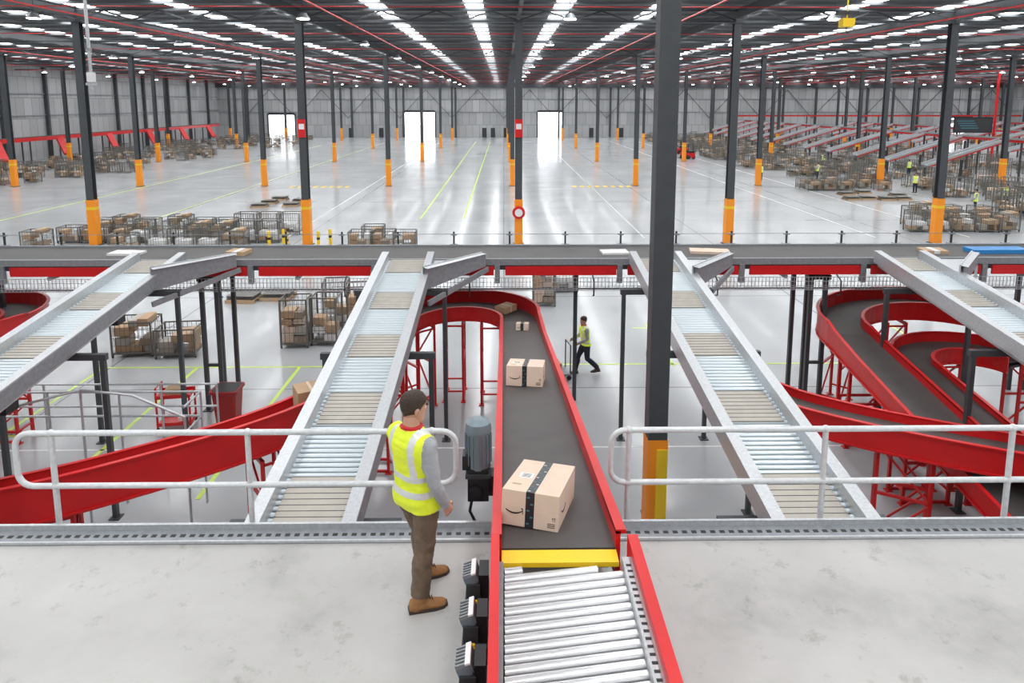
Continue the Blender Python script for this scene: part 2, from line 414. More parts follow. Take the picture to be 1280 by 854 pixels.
# ------------------------------------------------------------------ roller chutes
def chute():
    b=MB(); y0,y1=6.7,16.7; z=lambda y:2.98+(y-7.56)*.1253; W=.48
    def slab(xa,xb,za,zb,m,ya=y0,yb=y1):
        vs=[(xa,ya,z(ya)+za),(xb,ya,z(ya)+za),(xb,ya,z(ya)+zb),(xa,ya,z(ya)+zb),(xa,yb,z(yb)+za),(xb,yb,z(yb)+za),(xb,yb,z(yb)+zb),(xa,yb,z(yb)+zb)]
        b.add(vs,[(0,1,2,3),(7,6,5,4),(0,4,5,1),(1,5,6,2),(2,6,7,3),(3,7,4,0)],m)
    slab(-W-.02,W+.02,-.16,-.12,DARK)
    slab(-W-.06,-W,-.22,.20,GALV); slab(W,W+.06,-.22,.20,GALV)
    slab(-W-.17,-W-.06,.17,.20,GALV); slab(W+.06,W+.17,.17,.20,GALV)
    slab(-W-.17,-W-.15,-.1,.17,GALV); slab(W+.15,W+.17,-.1,.17,GALVD)
    y=y0+.05; 
    while y<y1-.02:
        b.cyl((-W,y,z(y)-.03),(W,y,z(y)-.03),.036,ROLL,8); y+=.105
    y=y0+.9
    while y<y1-.8:
        slab(-W+.06,W-.06,.008,.016,BEIGE,y,y+.85); 
        yy=y
        while yy<y+.85: slab(-W+.06,W-.06,.016,.02,DARK,yy,yy+.006); yy+=.106
        y+=2.05
    t=z(y1)
    def wall(p,q,h=.2,th=.03,m=GALV):
        b.beam((p[0],p[1],t+h/2-.03),(q[0],q[1],t+h/2-.03),th,h,m)
    b.add([(W,15.3,t-.20),(W+1.3,16.72,t-.03),(W,16.72,t-.03)],[(0,1,2)],GALV)
    wall((W+.05,15.2),(W+1.35,16.7),.22); 
    b.add([(W+.10,15.15,t-.36),(W+1.45,16.6,t-.16),(W+1.45,16.6,t+.16),(W+.1,15.15,t+.14)],[(0,1,2,3)],GALVD)
    b.add([(W+.05,15.2,t+.17),(W+1.35,16.68,t+.17),(W+1.48,16.6,t+.16),(W+.17,15.1,t+.15)],[(0,1,2,3)],GALV)
    b.beam((W+.2,14.9,t-.6),(W+1.5,16.7,t-.25),.06,.12,GALVD)
    for yy in (8.0,12.4,15.4):
        zz=z(yy)-.26
        b.bb(-1.08,1.08,yy-.05,yy+.05,zz-.12,zz,STEEL)
        for xx in (-1.0,1.0):
            b.bb(xx-.045,xx+.045,yy-.045,yy+.045,0,zz-.12,STEEL); b.bb(xx-.1,xx+.1,yy-.1,yy+.1,0,.02,STEEL)
    for yy in (10.6,13.9): b.bb(.1,.46,yy,yy+.3,z(yy)-.4,z(yy)-.17,BLACK)
    return b.mesh('roller_chute')
chm=chute()
for k in range(-1,5): place(chm,'roller_chute',(-8.55+6.17*k,0,0))

# ------------------------------------------------------------------ belt conveyors with red sides
def legs(b,x,y,z,w=1.0,ang=0,m=RED,d=.5,base=0):
    c,s=math.cos(ang),math.sin(ang)
    P=lambda u,v,zz:(x+u*c-v*s,y+u*s+v*c,zz)
    for v in (-d/2,d/2):
        for u in (-w/2,w/2):
            b.beam(P(u,v,base),P(u,v,z),.06,.06,m); 
            q=P(u,v,base+.01); b.box(q,(.14,.14,.02),m)
        n=max(1,int((z-base)/.8)); h=(z-base)/n
        for i in range(n):
            b.beam(P(-w/2,v,base+i*h+.05),P(w/2,v,base+i*h+.05),.05,.05,m)
            b.beam(P(-w/2,v,base+i*h+.05),P(w/2,v,base+(i+1)*h),.035,.035,m) if i%2==0 else b.beam(P(w/2,v,base+i*h+.05),P(-w/2,v,base+(i+1)*h),.035,.035,m)
        b.beam(P(-w/2,v,z-.04),P(w/2,v,z-.04),.06,.08,m)
    for u in (-w/2,w/2):
        b.beam(P(u,-d/2,base+.3),P(u,d/2,base+.3),.04,.04,m); b.beam(P(u,-d/2,z-.1),P(u,d/2,z-.1),.04,.04,m)
def conveyor(b,path,w,hl,hr,skl=.28,skr=.28):
    h=w/2
    b.sweep(path,(-h,h,-.03,0),BELT); b.sweep(path,(-h+.05,h-.05,-.16,-.10),DARK)
    b.sweep(path,(h,h+.035,-skl,hl),RED); b.sweep(path,(-h-.035,-h,-skr,hr),RED)
    top=lambda a,o:[q+o for q in a] if isinstance(a,(list,tuple)) else a+o
    b.sweep(path,(h,h+.075,top(hl,-.02),top(hl,.012)),RED); b.sweep(path,(-h-.075,-h,top(hr,-.02),top(hr,.012)),RED)
    b.sweep(path,(h+.035,h+.065,-skl,-skl+.04),RED); b.sweep(path,(-h-.065,-h-.035,-skr,-skr+.04),RED)
def arc(cx,cy,R,a0,a1,z0,z1,n=16): return [(cx+R*math.cos(a0+(a1-a0)*i/n),cy+R*math.sin(a0+(a1-a0)*i/n),z0+(z1-z0)*i/n) for i in range(n+1)]
def belt_z(y): return 4.75-.1813*(y-4.64)
b=MB()
P=[(.4,y,belt_z(y)) for y in (4.62,6,8,10,12,14,15.2,16.2)]
nst=len(P)
P+=arc(-1.2,16.4,1.6,0.03,math.pi,2.60,2.42,20)
P+=catmull([(-2.8,16.0,2.40),(-2.8,15.0,2.36),(-2.95,14.0,2.30),(-3.5,12.9,2.16),(-4.5,11.9,2.03),(-6.0,10.9,1.93),(-8.0,9.9,1.84),(-11,9.0,1.76),(-13,8.6,1.7)],5)
n=len(P)
hr=[.13]*(nst-2)+[.2,.28]+[.34]*21+[.30]*10+[.16]*(n-nst-31); hl=[.10]*(nst)+[.12]*25+[.22,.3,.36]+[.42]*(n-nst-28)
conveyor(b,P,.84,hl,hr,.26,.24)
for x,y,a in ((.4,7.6,0),(.4,11,0),(.4,14.2,0),(.4,16.0,0),(-.35,17.75,math.pi/2),(-1.35,17.95,math.pi/2),(-2.3,17.5,math.pi/2+.7),(-2.8,15.6,0),(-2.95,14.2,0),(-4.4,12.0,-.9),(-7.2,10.3,-1.1),(-10.6,9.1,-1.2)):
    z=(belt_z(y) if x==.4 else 2.42)-.2
    if x<-4: z=1.65
    legs(b,x,y,z,.86,a)
b.bb(-.02,.82,4.46,4.60,4.715,4.752,YEL); 
b.obj('belt_conveyor')

# roller bed on mezzanine
b=MB()
zr=4.75
b.bb(-.075,-.035,1.6,4.60,4.42,4.88,RED); b.bb(-.095,-.035,1.6,4.60,4.87,4.885,RED)
b.bb(.90,.935,1.6,4.60,4.42,4.86,RED); b.bb(.90,.975,1.6,4.60,4.85,4.87,RED)
b.bb(.835,.90,1.6,4.45,4.70,4.80,GALV); b.bb(-.035,-.008,1.6,4.45,4.70,4.77,GALVD)
y=1.65
while y<4.4:
    b.bb(.85,.885,y,y+.02,4.8,4.803,BLACK); y+=.06
b.bb(-.03,.90,1.6,4.44,4.60,4.62,BLACK)
y=1.7
while y<4.62:
    xa,xb=0.0,.83; ya_,yb_=y-.07,y+.05
    if yb_>4.42:
        t=max(.12,(4.42-ya_)/(yb_-ya_)) if ya_<4.42 else 0
        xb=xa+(xb-xa)*t; yb_=ya_+(yb_-ya_)*t
    if ya_<4.42:
        b.cyl((xa,ya_,zr-.03),(xb,yb_,zr-.03),.029,ROLLW,12); b.cyl((xa-.004,ya_,zr-.03),(xb+.004,yb_,zr-.03),.012,DARK,6)
    y+=.077
for yy in (1.9,3.2,4.3):
    for xx in (-.055,.915): b.bb(xx-.04,xx+.04,yy-.04,yy+.04,4.15,4.45,RED); b.bb(xx-.07,xx+.07,yy-.07,yy+.07,4.15,4.165,RED)
for yy in (2.5,3.4,4.2): b.cyl((.975,yy,4.6),(1.0,yy,4.6),.02,GALV,8)
b.obj('roller_conveyor')

# motors
def gearmotor():
    b=MB()
    b.box((.045,0,-.02),(.07,.17,.20),BLACK); b.box((-.005,.0,-.17),(.17,.28,.12),BLACK); b.box((-.03,-.02,-.06),(.10,.16,.14),DARK)
    M=Matrix.Rotation(-.35,3,'Y')
    for i in range(6): b.box((-.05,-.07+i*.028,.045),(.10,.012,.075),GALVD,M=M)
    b.box((-.05,0,.03),(.09,.16,.06),MOTG,M=M); b.box((-.03,0,.088),(.035,.17,.012),WHITE,M=M)
    b.cyl((-.02,.09,-.05),(-.02,.14,-.05),.05,BLACK,14); b.cyl((-.05,-.16,-.16),(-.05,-.12,-.16),.045,DARK,12)
    b.tube([(-.06,-.10,-.1),(-.11,-.15,-.16),(-.10,-.11,-.26),(-.02,-.05,-.30)],.011,BLACK,6)
    b.box((.02,0,-.30),(.05,.05,.17),DARK); b.box((-.02,-.14,-.09),(.04,.02,.03),YEL)
    return b.mesh('gear_motor')
gm=gearmotor()
for y in (4.6,4.2,3.8,3.4,3.0): place(gm,'gear_motor',(-.195,y,4.535))
b=MB()
b.cyl((0,0,.05),(0,0,.42),.115,MOTG,20); b.cyl((0,0,.42),(0,0,.50),.13,MOTG,20,.12); b.cyl((0,0,.50),(0,0,.53),.12,MOTG,20,.05)
for i in range(16):
    a=2*math.pi*i/16; b.box((.12*math.cos(a),.12*math.sin(a),.24),(.02,.008,.3),MOTG,a)
b.box((0,0,-.1),(.2,.22,.32),BLACK); b.box((.1,0,-.12),(.1,.16,.2),BLACK); b.cyl((-.02,-.14,-.15),(-.02,-.10,-.15),.06,BLACK,14)
b.box((-.11,-.02,.12),(.08,.14,.14),BLACK); b.box((0,-.02,.0),(.24,.22,.04),DARK)
b.tube([(-.05,-.08,-.2),(-.08,-.12,-.35),(-.02,-.1,-.5)],.015,BLACK,8)
b.obj('drive_motor',(-.25,6.2,4.47))

# right station conveyor
b=MB()
P=[(12.75,y,belt_z(y)) for y in (6,8,10,12,14,15.9)]; nst=len(P)
P+=arc(10.6,16.0,2.15,0.02,math.pi,2.6,2.38,22)
P+=[(8.45,y,2.36-(15.9-y)*.15) for y in (15.6,14.5,13,11.5,10,8.5,7)]
n=len(P)
conveyor(b,P,.98,[.15]*(nst-1)+[.2]*1+[.2]*(n-nst-7)+[.17]*7,[.15]*(nst-1)+[.3]+[.34]*(n-nst-7)+[.26,.18,.14,.12,.12,.12,.12])
for x,y,a in ((12.75,9,0),(12.75,12.5,0),(12.75,15.6,0),(10.6,18.1,math.pi/2),(8.9,17.4,.8),(8.45,15.2,0),(8.45,12.9,0),(8.45,9.2,0)):
    legs(b,x,y,(belt_z(y) if x>12 else 2.33-max(0,(15.9-y))*.15)-.2,.92,a)
b.obj('belt_conveyor')
b=MB()
P=arc(11.0,15.1,1.3,.2,math.pi,1.95,1.85,16)+[(9.7,y,1.85-(15.2-y)*.13) for y in (14.5,13,11.5,10,8.5,7)]
conveyor(b,P,.8,.12,.24)
for x,y,a in ((9.7,14.4,0),(9.7,12.9,0),(9.7,9.2,0),(11.0,16.35,math.pi/2)): legs(b,x,y,1.85-max(0,15.2-y)*.13-.2,.8,a)
b.obj('belt_conveyor')
b=MB()
P=catmull([(5.05,13.2,2.18),(5.6,12.5,2.15),(6.6,11.8,2.12),(7.9,11.1,2.1),(9.6,10.4,2.08),(12,9.8,2.04)],6)
conveyor(b,P,.9,.16,.26,.22,.22)
b.beam((4.62,13.0,2.22),(5.45,13.5,2.22),.04,.3,RED)
for x,y,a in ((5.7,12.4,-.4),(7.2,11.45,-.5)): legs(b,x,y,1.95,.85,a)
b.obj('belt_conveyor')
b=MB()
P=[(-11.95,y,belt_z(y)) for y in (6,8,10,12,14,15.9)]; nst=len(P)
P+=arc(-14.1,16.0,2.15,0.02,math.pi,2.6,2.35,22)+[(-16.25,y,2.33-(15.9-y)*.1) for y in (15.6,14,12,9)]
conveyor(b,P,.9,.15,[.15]*(nst-1)+[.3]+[.36]*(len(P)-nst))
for x,y,a in ((-11.95,15.6,0),(-14.1,18.1,math.pi/2),(-11.95,12.5,0),(-16.25,14,0)): legs(b,x,y,(belt_z(y) if x>-12 else 2.3)-.2,.92,a)
b.obj('belt_conveyor')

def lowrail(name,pts,z,posts):
    b=MB()
    for dz in (0,-.5): b.tube([(p[0],p[1],z+dz) for p in pts],.024,GALV,8)
    for p in posts: b.cyl((p[0],p[1],0),(p[0],p[1],z),.024,GALV,8)
    return b.obj(name)
lowrail('walkway_railing',[(-11,12.9),(-7.9,12.9),(-6.0,12.9),(-6.0,12.2)],2.35,[(-10.5,12.9),(-9,12.9),(-7.6,12.9),(-6.0,12.9)])
lowrail('walkway_railing',[(-11,14.1),(-8.4,14.1),(-6.2,14.1)],2.0,[(-10.9,14.1),(-9.9,14.1),(-7.4,14.1),(-6.2,14.1)])
b=MB()
b.tube([(-7.9,12.2,2.7),(-8.6,11.5,2.7),(-9.6,11.2,2.7),(-9.6,11.2,2.1)],.024,GALV,8); b.tube([(-5.9,12.0,2.25),(-6.8,11.95,2.7),(-7.9,12.2,2.7)],.024,GALV,8)
for p in ((-7.9,12.2),(-9.6,11.2),(-5.9,12.0)): b.cyl((p[0],p[1],0),(p[0],p[1],2.7 if p[0]<-6 else 2.25),.024,GALV,8)
b.obj('walkway_railing')

# ------------------------------------------------------------------ cartons
def carton(name,w,d,h,loc,rz,m=CARDP,tape=True,rx=0):
    b=MB(); b.box((0,0,h/2),(w,d,h),m)
    if tape:
        e=.0015; tw=.07
        b.box((0,0,h/2),(tw,d+2*e,h+2*e),TAPE)
        k=int(d/.05)
        for i in range(k): b.box((0.016*(1 if i%2 else -1),-d/2+.03+i*.05,h+e),(.022,.012,.001),TEAL if i%3 else WHITE)
        for i in range(max(2,int(h/.05))): b.box((0.014*(1 if i%2 else -1),-d/2-e,.03+i*.05),(.022,.001,.012),TEAL)
        def smile(cx,z0,face):
            s_=w*.15 if face=='f' else d*.12
            for i in range(10):
                t0=-1+2*i/10;t1=-1+2*(i+1)/10
                z=lambda t:z0+.35*s_*(t*t-1); th=.12*s_*(1-abs((t0+t1)/2))+.005
                if face=='f': p,q=(cx+t0*s_,-d/2-.002,z(t0)),(cx+t1*s_,-d/2-.002,z(t1)); b.beam(p,q,.003,th,BLACK)
                else: p,q=(w/2+.002,cx+t0*s_,z(t0)),(w/2+.002,cx+t1*s_,z(t1)); b.beam(p,q,.003,th,BLACK)
            if face=='f': b.beam((cx+s_,-d/2-.002,z0+.01),(cx+s_*.82,-d/2-.002,z0+.02),.003,.007,BLACK); b.beam((cx+s_,-d/2-.002,z0+.01),(cx+s_*1.02,-d/2-.002,z0-.025),.003,.007,BLACK)
        smile(-w*.27,h*.45,'f'); smile(-d*.22,h*.45,'r')
        # recycling text lines and arrows near the lower right corner
        for i in range(3): b.box((w*.38,-d/2-.001,h*(.10+.05*i)),(w*.13,.002,h*.018),BLACK)
        for i in (0,1): b.beam((w*(.41+.035*i),-d/2-.002,h*.28),(w*(.41+.035*i),-d/2-.002,h*.38),.002,.006,BLACK); b.beam((w*(.395+.035*i),-d/2-.002,h*.345),(w*(.41+.035*i),-d/2-.002,h*.385),.002,.005,BLACK)
        b.box((-w*.25,-d*.02,h+.001),(w*.24,d*.15,.002),WHITE); 
        for i in range(4): b.box((-w*.25,-d*.065+i*d*.03,h+.0025),(w*.16,d*.010,.001),BLACK)
        b.box((-w*.32,-d*.3,h+.001),(w*.16,.02,.002),CARD)
    else:
        b.box((0,0,h/2),(w*.1,d+.002,h+.002),CARDP)
    o=b.obj(name,loc,rz); o.rotation_euler=(rx,0,rz); return o
sl=-math.atan(.1813)
carton('cardboard_box',.46,.72,.27,(.29,5.27,belt_z(5.27)+.008),-.28,CARDP,True,sl)
carton('cardboard_box',.54,.56,.29,(.33,9.85,belt_z(9.85)+.008),-.12,CARDP,True,sl)
carton('cardboard_box',.28,.3,.15,(.42,15.0,belt_z(15.0)+.008),-.1,CARDP,True,sl)
carton('cardboard_box',.5,.35,.16,(.05,17.3,2.60),.9,CARD,False)
carton('cardboard_box',.55,.5,.45,(-3.75,12.6,2.13),.5,CARD,False)

# ------------------------------------------------------------------ cages / pallets
def cage(w=1.2,d=.9,h=.95,fill=.8,open_top=True,seed=0,simple=False,legs_=.16):
    R=random.Random(seed); b=MB()
    b.bb(-w/2,w/2,-d/2,d/2,legs_-.04,legs_,CAGEM)
    for x in (-w/2,w/2):
        for y in (-d/2,d/2):
            b.bb(x-.025,x+.025,y-.025,y+.025,legs_*.5,h,CAGEM); b.cyl((x-.015,y*.92,.06),(x+.015,y*.92,.06),.06,BLACK,8)
    st=.14 if not simple else .3; t=.006 if not simple else .014
    for y in (-d/2,d/2):
        x=-w/2
        while x<w/2: b.bb(x-t,x+t,y-t,y+t,legs_,h,CAGEM); x+=st
        for z in [legs_+i*(h-legs_)/4 for i in range(5)]: b.bb(-w/2,w/2,y-t*1.5,y+t*1.5,z-t,z+t,CAGEM)
        b.bb(-w/2,w/2,y-.018,y+.018,h-.035,h,CAGEM)
    for x in (-w/2,w/2):
        y=-d/2
        while y<d/2: b.bb(x-t,x+t,y-t,y+t,legs_,h,CAGEM); y+=st
        b.bb(x-.018,x+.018,-d/2,d/2,h-.035,h,CAGEM)
    z=legs_
    while z<h*fill:
        hh=R.uniform(.18,.35); x=-w/2+.03
        while x<w/2-.2:
            ww=min(R.uniform(.25,.5),w/2-.03-x); 
            if R.random()<.85:
                dd=d*R.uniform(.6,.92); b.bb(x,x+ww-.02,-dd/2,dd/2,z+.001,z+hh*R.uniform(.7,1),R.choice([CARD,CARDG,CARDP,CARDG,WHITE,BEIGE,CARD,DARK] if simple else [CARD,CARDG,CARDP,CARD,WHITE,BEIGE]))
            x+=ww
        z+=hh
    return b
cages=[cage(seed=i,fill=f,h=hh).mesh('parcel_cage') for i,(f,hh) in enumerate(((.8,.95),(1.0,1.15),(.6,.95),(.35,1.3)))]
tall=[cage(.85,.75,1.65,f,seed=10+i).mesh('roll_cage') for i,f in enumerate((.75,.5))]
R=random.Random(3)
for row,yy in enumerate((38.2,40.6,43.2)):
    x=-25.4+row*.4
    while x<-13.3+row*.5:
        if not (-24.3<x<-22.0 and row==0) and not(-12.2<x<-10.2): place(R.choice(cages),'parcel_cage',(x,yy-1.4,0),R.uniform(-.06,.06))
        x+=1.35 if R.random()<.9 else 2
for x,y in ((-8.0,37.6),(-6.7,37.7),(-5.5,37.5),(-7.6,39.3)): place(R.choice(cages),'parcel_cage',(x,y,0),R.uniform(-.1,.1))
for x,y in ((-11.8,21.3),(-10.4,21.2)): place(cages[1 if x<-11 else 2],'parcel_cage',(x,y,0),.1)
place(tall[0],'roll_cage',(-6.9,22.0,0),.05); place(tall[1],'roll_cage',(-5.95,22.2,0),-.05); place(tall[0],'roll_cage',(-5.1,23.6,0),.1); place(tall[1],'roll_cage',(-6.1,24.2,0),.1)
place(tall[0],'roll_cage',(1.6,26.5,0),0); place(cages[3],'parcel_cage',(2.5,28.6,0),.1)
def pallet():
    b=MB()
    for i in range(7): b.bb(-.6,.6,-.5+i*.15,-.5+i*.15+.1,.12,.14,CARD)
    for y in (-.5,-.04,.42): b.bb(-.6,.6,y,y+.09,.02,.12,CARD)
    for y in (-.5,-.04,.42): b.bb(-.6,.6,y,y+.09,0,.02,CARD)
    for i in range(3): b.bb(-.55,.55,-.45,.45,.15+i*.06,.17+i*.06,CAGEM)
    return b.mesh('folded_cage_pallet')
pm=pallet()
for x,y in ((-18.9,52.5),(-18.8,54.5),(-18.6,56.5),(-16.6,53),(-16.5,55.2),(-10.6,27.2),(-9.3,27.5),(29,56),(30.4,56.2),(31.8,55.8),(33.2,56),(34,58),(30,59),(32,60)):
    place(pm,'folded_cage_pallet',(x,y,0),R.uniform(-.1,.1))
for x,y in ((26,42),(27.4,42.1),(28.8,42),(30.2,41.8),(31.6,42),(27,44),(28.5,44.2),(30,44),(31.5,44),(29,46.5),(31,46.6),(33,46.4),(28.5,64),(29.9,64),(31.3,64.2),(32.7,64),(34.1,64),(28.6,62.3),(30,62.2),(31.4,62.2),(35,62.2)):
    place(R.choice(cages),'parcel_cage',(x,y,0),R.uniform(-.1,.1))
prot=[cage(seed=20+i,fill=f,simple=True,h=h) for i,(f,h) in enumerate(((.7,1.0),(1.0,1.0),(.5,1.7),(.3,1.7),(.1,1.2)))]
def cluster(name,pts):
    b=MB()
    for x,y in pts:
        c=R.choice(prot); o=len(b.v); b.v+=[(v[0]+x,v[1]+y,v[2]) for v in c.v]
        mp=[b.mi(m) for m in c.mats]
        b.f+=[tuple(i+o for i in f) for f in c.f]; b.m+=[mp[k] for k in c.m]; b.sm+=c.sm
    return b.obj(name)
colX=[.84+12*k for k in range(-5,10)]
WK=[(34.5,49),(37,60.5),(45,75),(33.2,71.5),(40,85),(26.6,70),(39,52)]
LN=((52,53.4),(76,77.4),(98,99.4))
def clear(p):
    if min(abs(p[0]-c) for c in colX)<1.1 and min(abs(p[1]-r) for r in ROWS)<1.1: return False
    if any(abs(p[0]-a)<1.3 and abs(p[1]-c)<1.3 for a,c in WK): return False
    if any(a-9.8<p[0]<c+1 for a,c in LN) and p[1]>60 and R.random()<.6: return False
    return not any(a-1<p[0]<c+1 for a,c in LN)
def fieldpts(n,fx,fy,seed):
    Q=random.Random(seed); s=set()
    for i in range(n):
        y=fy(Q); x=fx(Q,y); s.add((round(x/1.45)*1.45,round(y/2.4)*2.4))
    return [p for p in sorted(s) if clear(p)]
cluster('parcel_cage_cluster',fieldpts(520,lambda Q,y:Q.uniform(30+max(0,(78-y))*.45,62) if Q.random()<.75 else Q.uniform(62,108),lambda Q:Q.uniform(60,152),5))
cluster('parcel_cage_cluster',fieldpts(45,lambda Q,y:Q.uniform(36,48),lambda Q:Q.uniform(44,59),8))
cluster('parcel_cage_cluster',fieldpts(120,lambda Q,y:Q.uniform(-60,-44 if y<120 else -40),lambda Q:Q.uniform(68,150),6))
b=MB()
b.bb(-63,-61.8,40,150,3.0,3.5,RED); b.bb(-62.9,-61.9,40,150,3.5,3.55,BELT2)
for y in range(42,150,6): b.bb(-63,-62.85,y,y+.15,0,3,STEEL); b.bb(-61.95,-61.8,y,y+.15,0,3,STEEL)
for y in range(60,150,12): b.beam((-61.8,y,3.2),(-60.2,y-1,1),.9,.3,RED)
b.obj('parcel_conveyor_line')
b=MB()
for X,z in ((52,4.0),(76,3.6),(98,4.0)):
    b.bb(X,X+1.4,66,150,z,z+.3,RED); b.bb(X+.1,X+1.3,66,150,z+.3,z+.35,BELT2); b.bb(X-.1,X,66,150,z+.25,z+.42,GALVD)
    for y in range(68,150,8): b.bb(X,X+.15,y,y+.15,0,z,STEEL); b.bb(X+1.25,X+1.4,y,y+.15,0,z,STEEL)
    for y in range(70,148,7):
        b.beam((X-.4,y,z+.1),(X-9,y-1,1.6),1.1,.16,GALVD); b.bb(X-9,X-8.8,y-1.1,y-.9,0,1.5,DARK); b.bb(X-5,X-4.8,y-.6,y-.4,0,2.2,DARK)
        b.beam((X-.4,y+.6,z+.28),(X-9,y-.4,1.78),.06,.24,GALV); b.beam((X-.4,y-.6,z+.28),(X-9,y-1.6,1.78),.06,.24,GALV)
        b.beam((X-.4,y-.64,z+.06),(X-9,y-1.64,1.56),.06,.1,RED)
b.bb(50,115,151.2,152.4,5.0,5.3,RED); b.bb(50,115,151.3,152.3,5.3,5.35,BELT2)
for x in range(51,115,8): b.bb(x,x+.2,151.2,151.4,0,5.0,STEEL)
b.obj('parcel_conveyor_line')
b=MB(); b.cyl((0,0,0),(0,0,11.9),.16,RED,10); b.bb(-.25,.25,-.25,.25,0,.03,DARK); b.cyl((0,0,3.9),(0,0,4.05),.26,RED,10); b.cyl((0,0,8),(0,0,8.15),.26,RED,10)
b.obj('fire_riser_pipe',(63.5,88,0))
b=MB()
b.box((0,0,.55),(1.1,1.9,.7),RED); b.box((0,-.6,1.0),(1.0,.6,.35),BLACK)
for x in (-.48,.48):
    for y in (-.7,.65): b.cyl((x-.1,y,.3),(x+.1,y,.3),.3,BLACK,14)
    b.beam((x,-.7,.9),(x,-.5,2.1),.06,.06,BLACK); b.beam((x,.55,.9),(x,.3,2.1),.06,.06,BLACK); b.bb(x*.6-.06,x*.6+.06,.98,1.1,.05,2.4,DARK); b.bb(x*.6-.06,x*.6+.06,1.0,2.1,.04,.09,DARK)
b.box((0,-.1,2.12),(1.05,.95,.06),BLACK); b.bb(-.4,.4,.98,1.04,.3,.4,DARK); b.bb(-.4,.4,.98,1.04,2.2,2.3,DARK)
fm=b.mesh('forklift'); place(fm,'forklift',(26.5,98,0),.5); place(fm,'forklift',(28,108,0),2)
b=MB(); b.cyl((0,0,0),(0,0,.95),.09,YEL,12); b.ball((0,0,.95),.09,YEL); b.cyl((0,0,.55),(0,0,.68),.092,BLACK,12); b.cyl((0,0,.0),(0,0,.02),.16,YEL,12)
bm_=b.mesh('bollard')
for x,y in ((-12.9,37),(-12.3,37.6),(-10.2,37),(-9.7,37.6),(-11.8,36.6)): place(bm_,'bollard',(x,y,0))
b=MB()
def rr(w,d,z,n=5,r=.08):
    pts=[]
    for cx,cy,a in ((w-r,d-r,0),(-w+r,d-r,90),(-w+r,-d+r,180),(w-r,-d+r,270)):
        for i in range(n): t=math.radians(a+90*i/(n-1)); pts.append(Vector((cx+r*math.cos(t),cy+r*math.sin(t),z)))
    return pts
b.loft([rr(.24,.24,.0),rr(.30,.30,.85),rr(.34,.34,.87),rr(.34,.34,.93)],mat('red_bin',(.32,.012,.015),.45),smooth=False)
b.loft([rr(.29,.29,.932),rr(.29,.29,.936)],BLACK,smooth=False)
b.obj('waste_bin',(-6.95,16.4,0))
b=MB()
for z in (.15,.85): b.box((0,0,z),(.8,.5,.04),RED); b.box((0,-.25,z+.03),(.8,.02,.08),RED); b.box((0,.25,z+.03),(.8,.02,.08),RED)
for x in (-.38,.38):
    for y in (-.23,.23): b.bb(x-.02,x+.02,y-.02,y+.02,.1,1.1 if x<0 else .9,RED); b.cyl((x-.02,y,.05),(x+.02,y,.05),.05,BLACK,8)
b.cyl((-.38,-.23,1.1),(-.38,.23,1.1),.018,RED,8); b.box((0,0,.95),(.4,.3,.15),CARD); b.box((.2,.05,.22),(.3,.3,.1),WHITE)
b.obj('tool_trolley',(-8.15,16.2,0),.15)

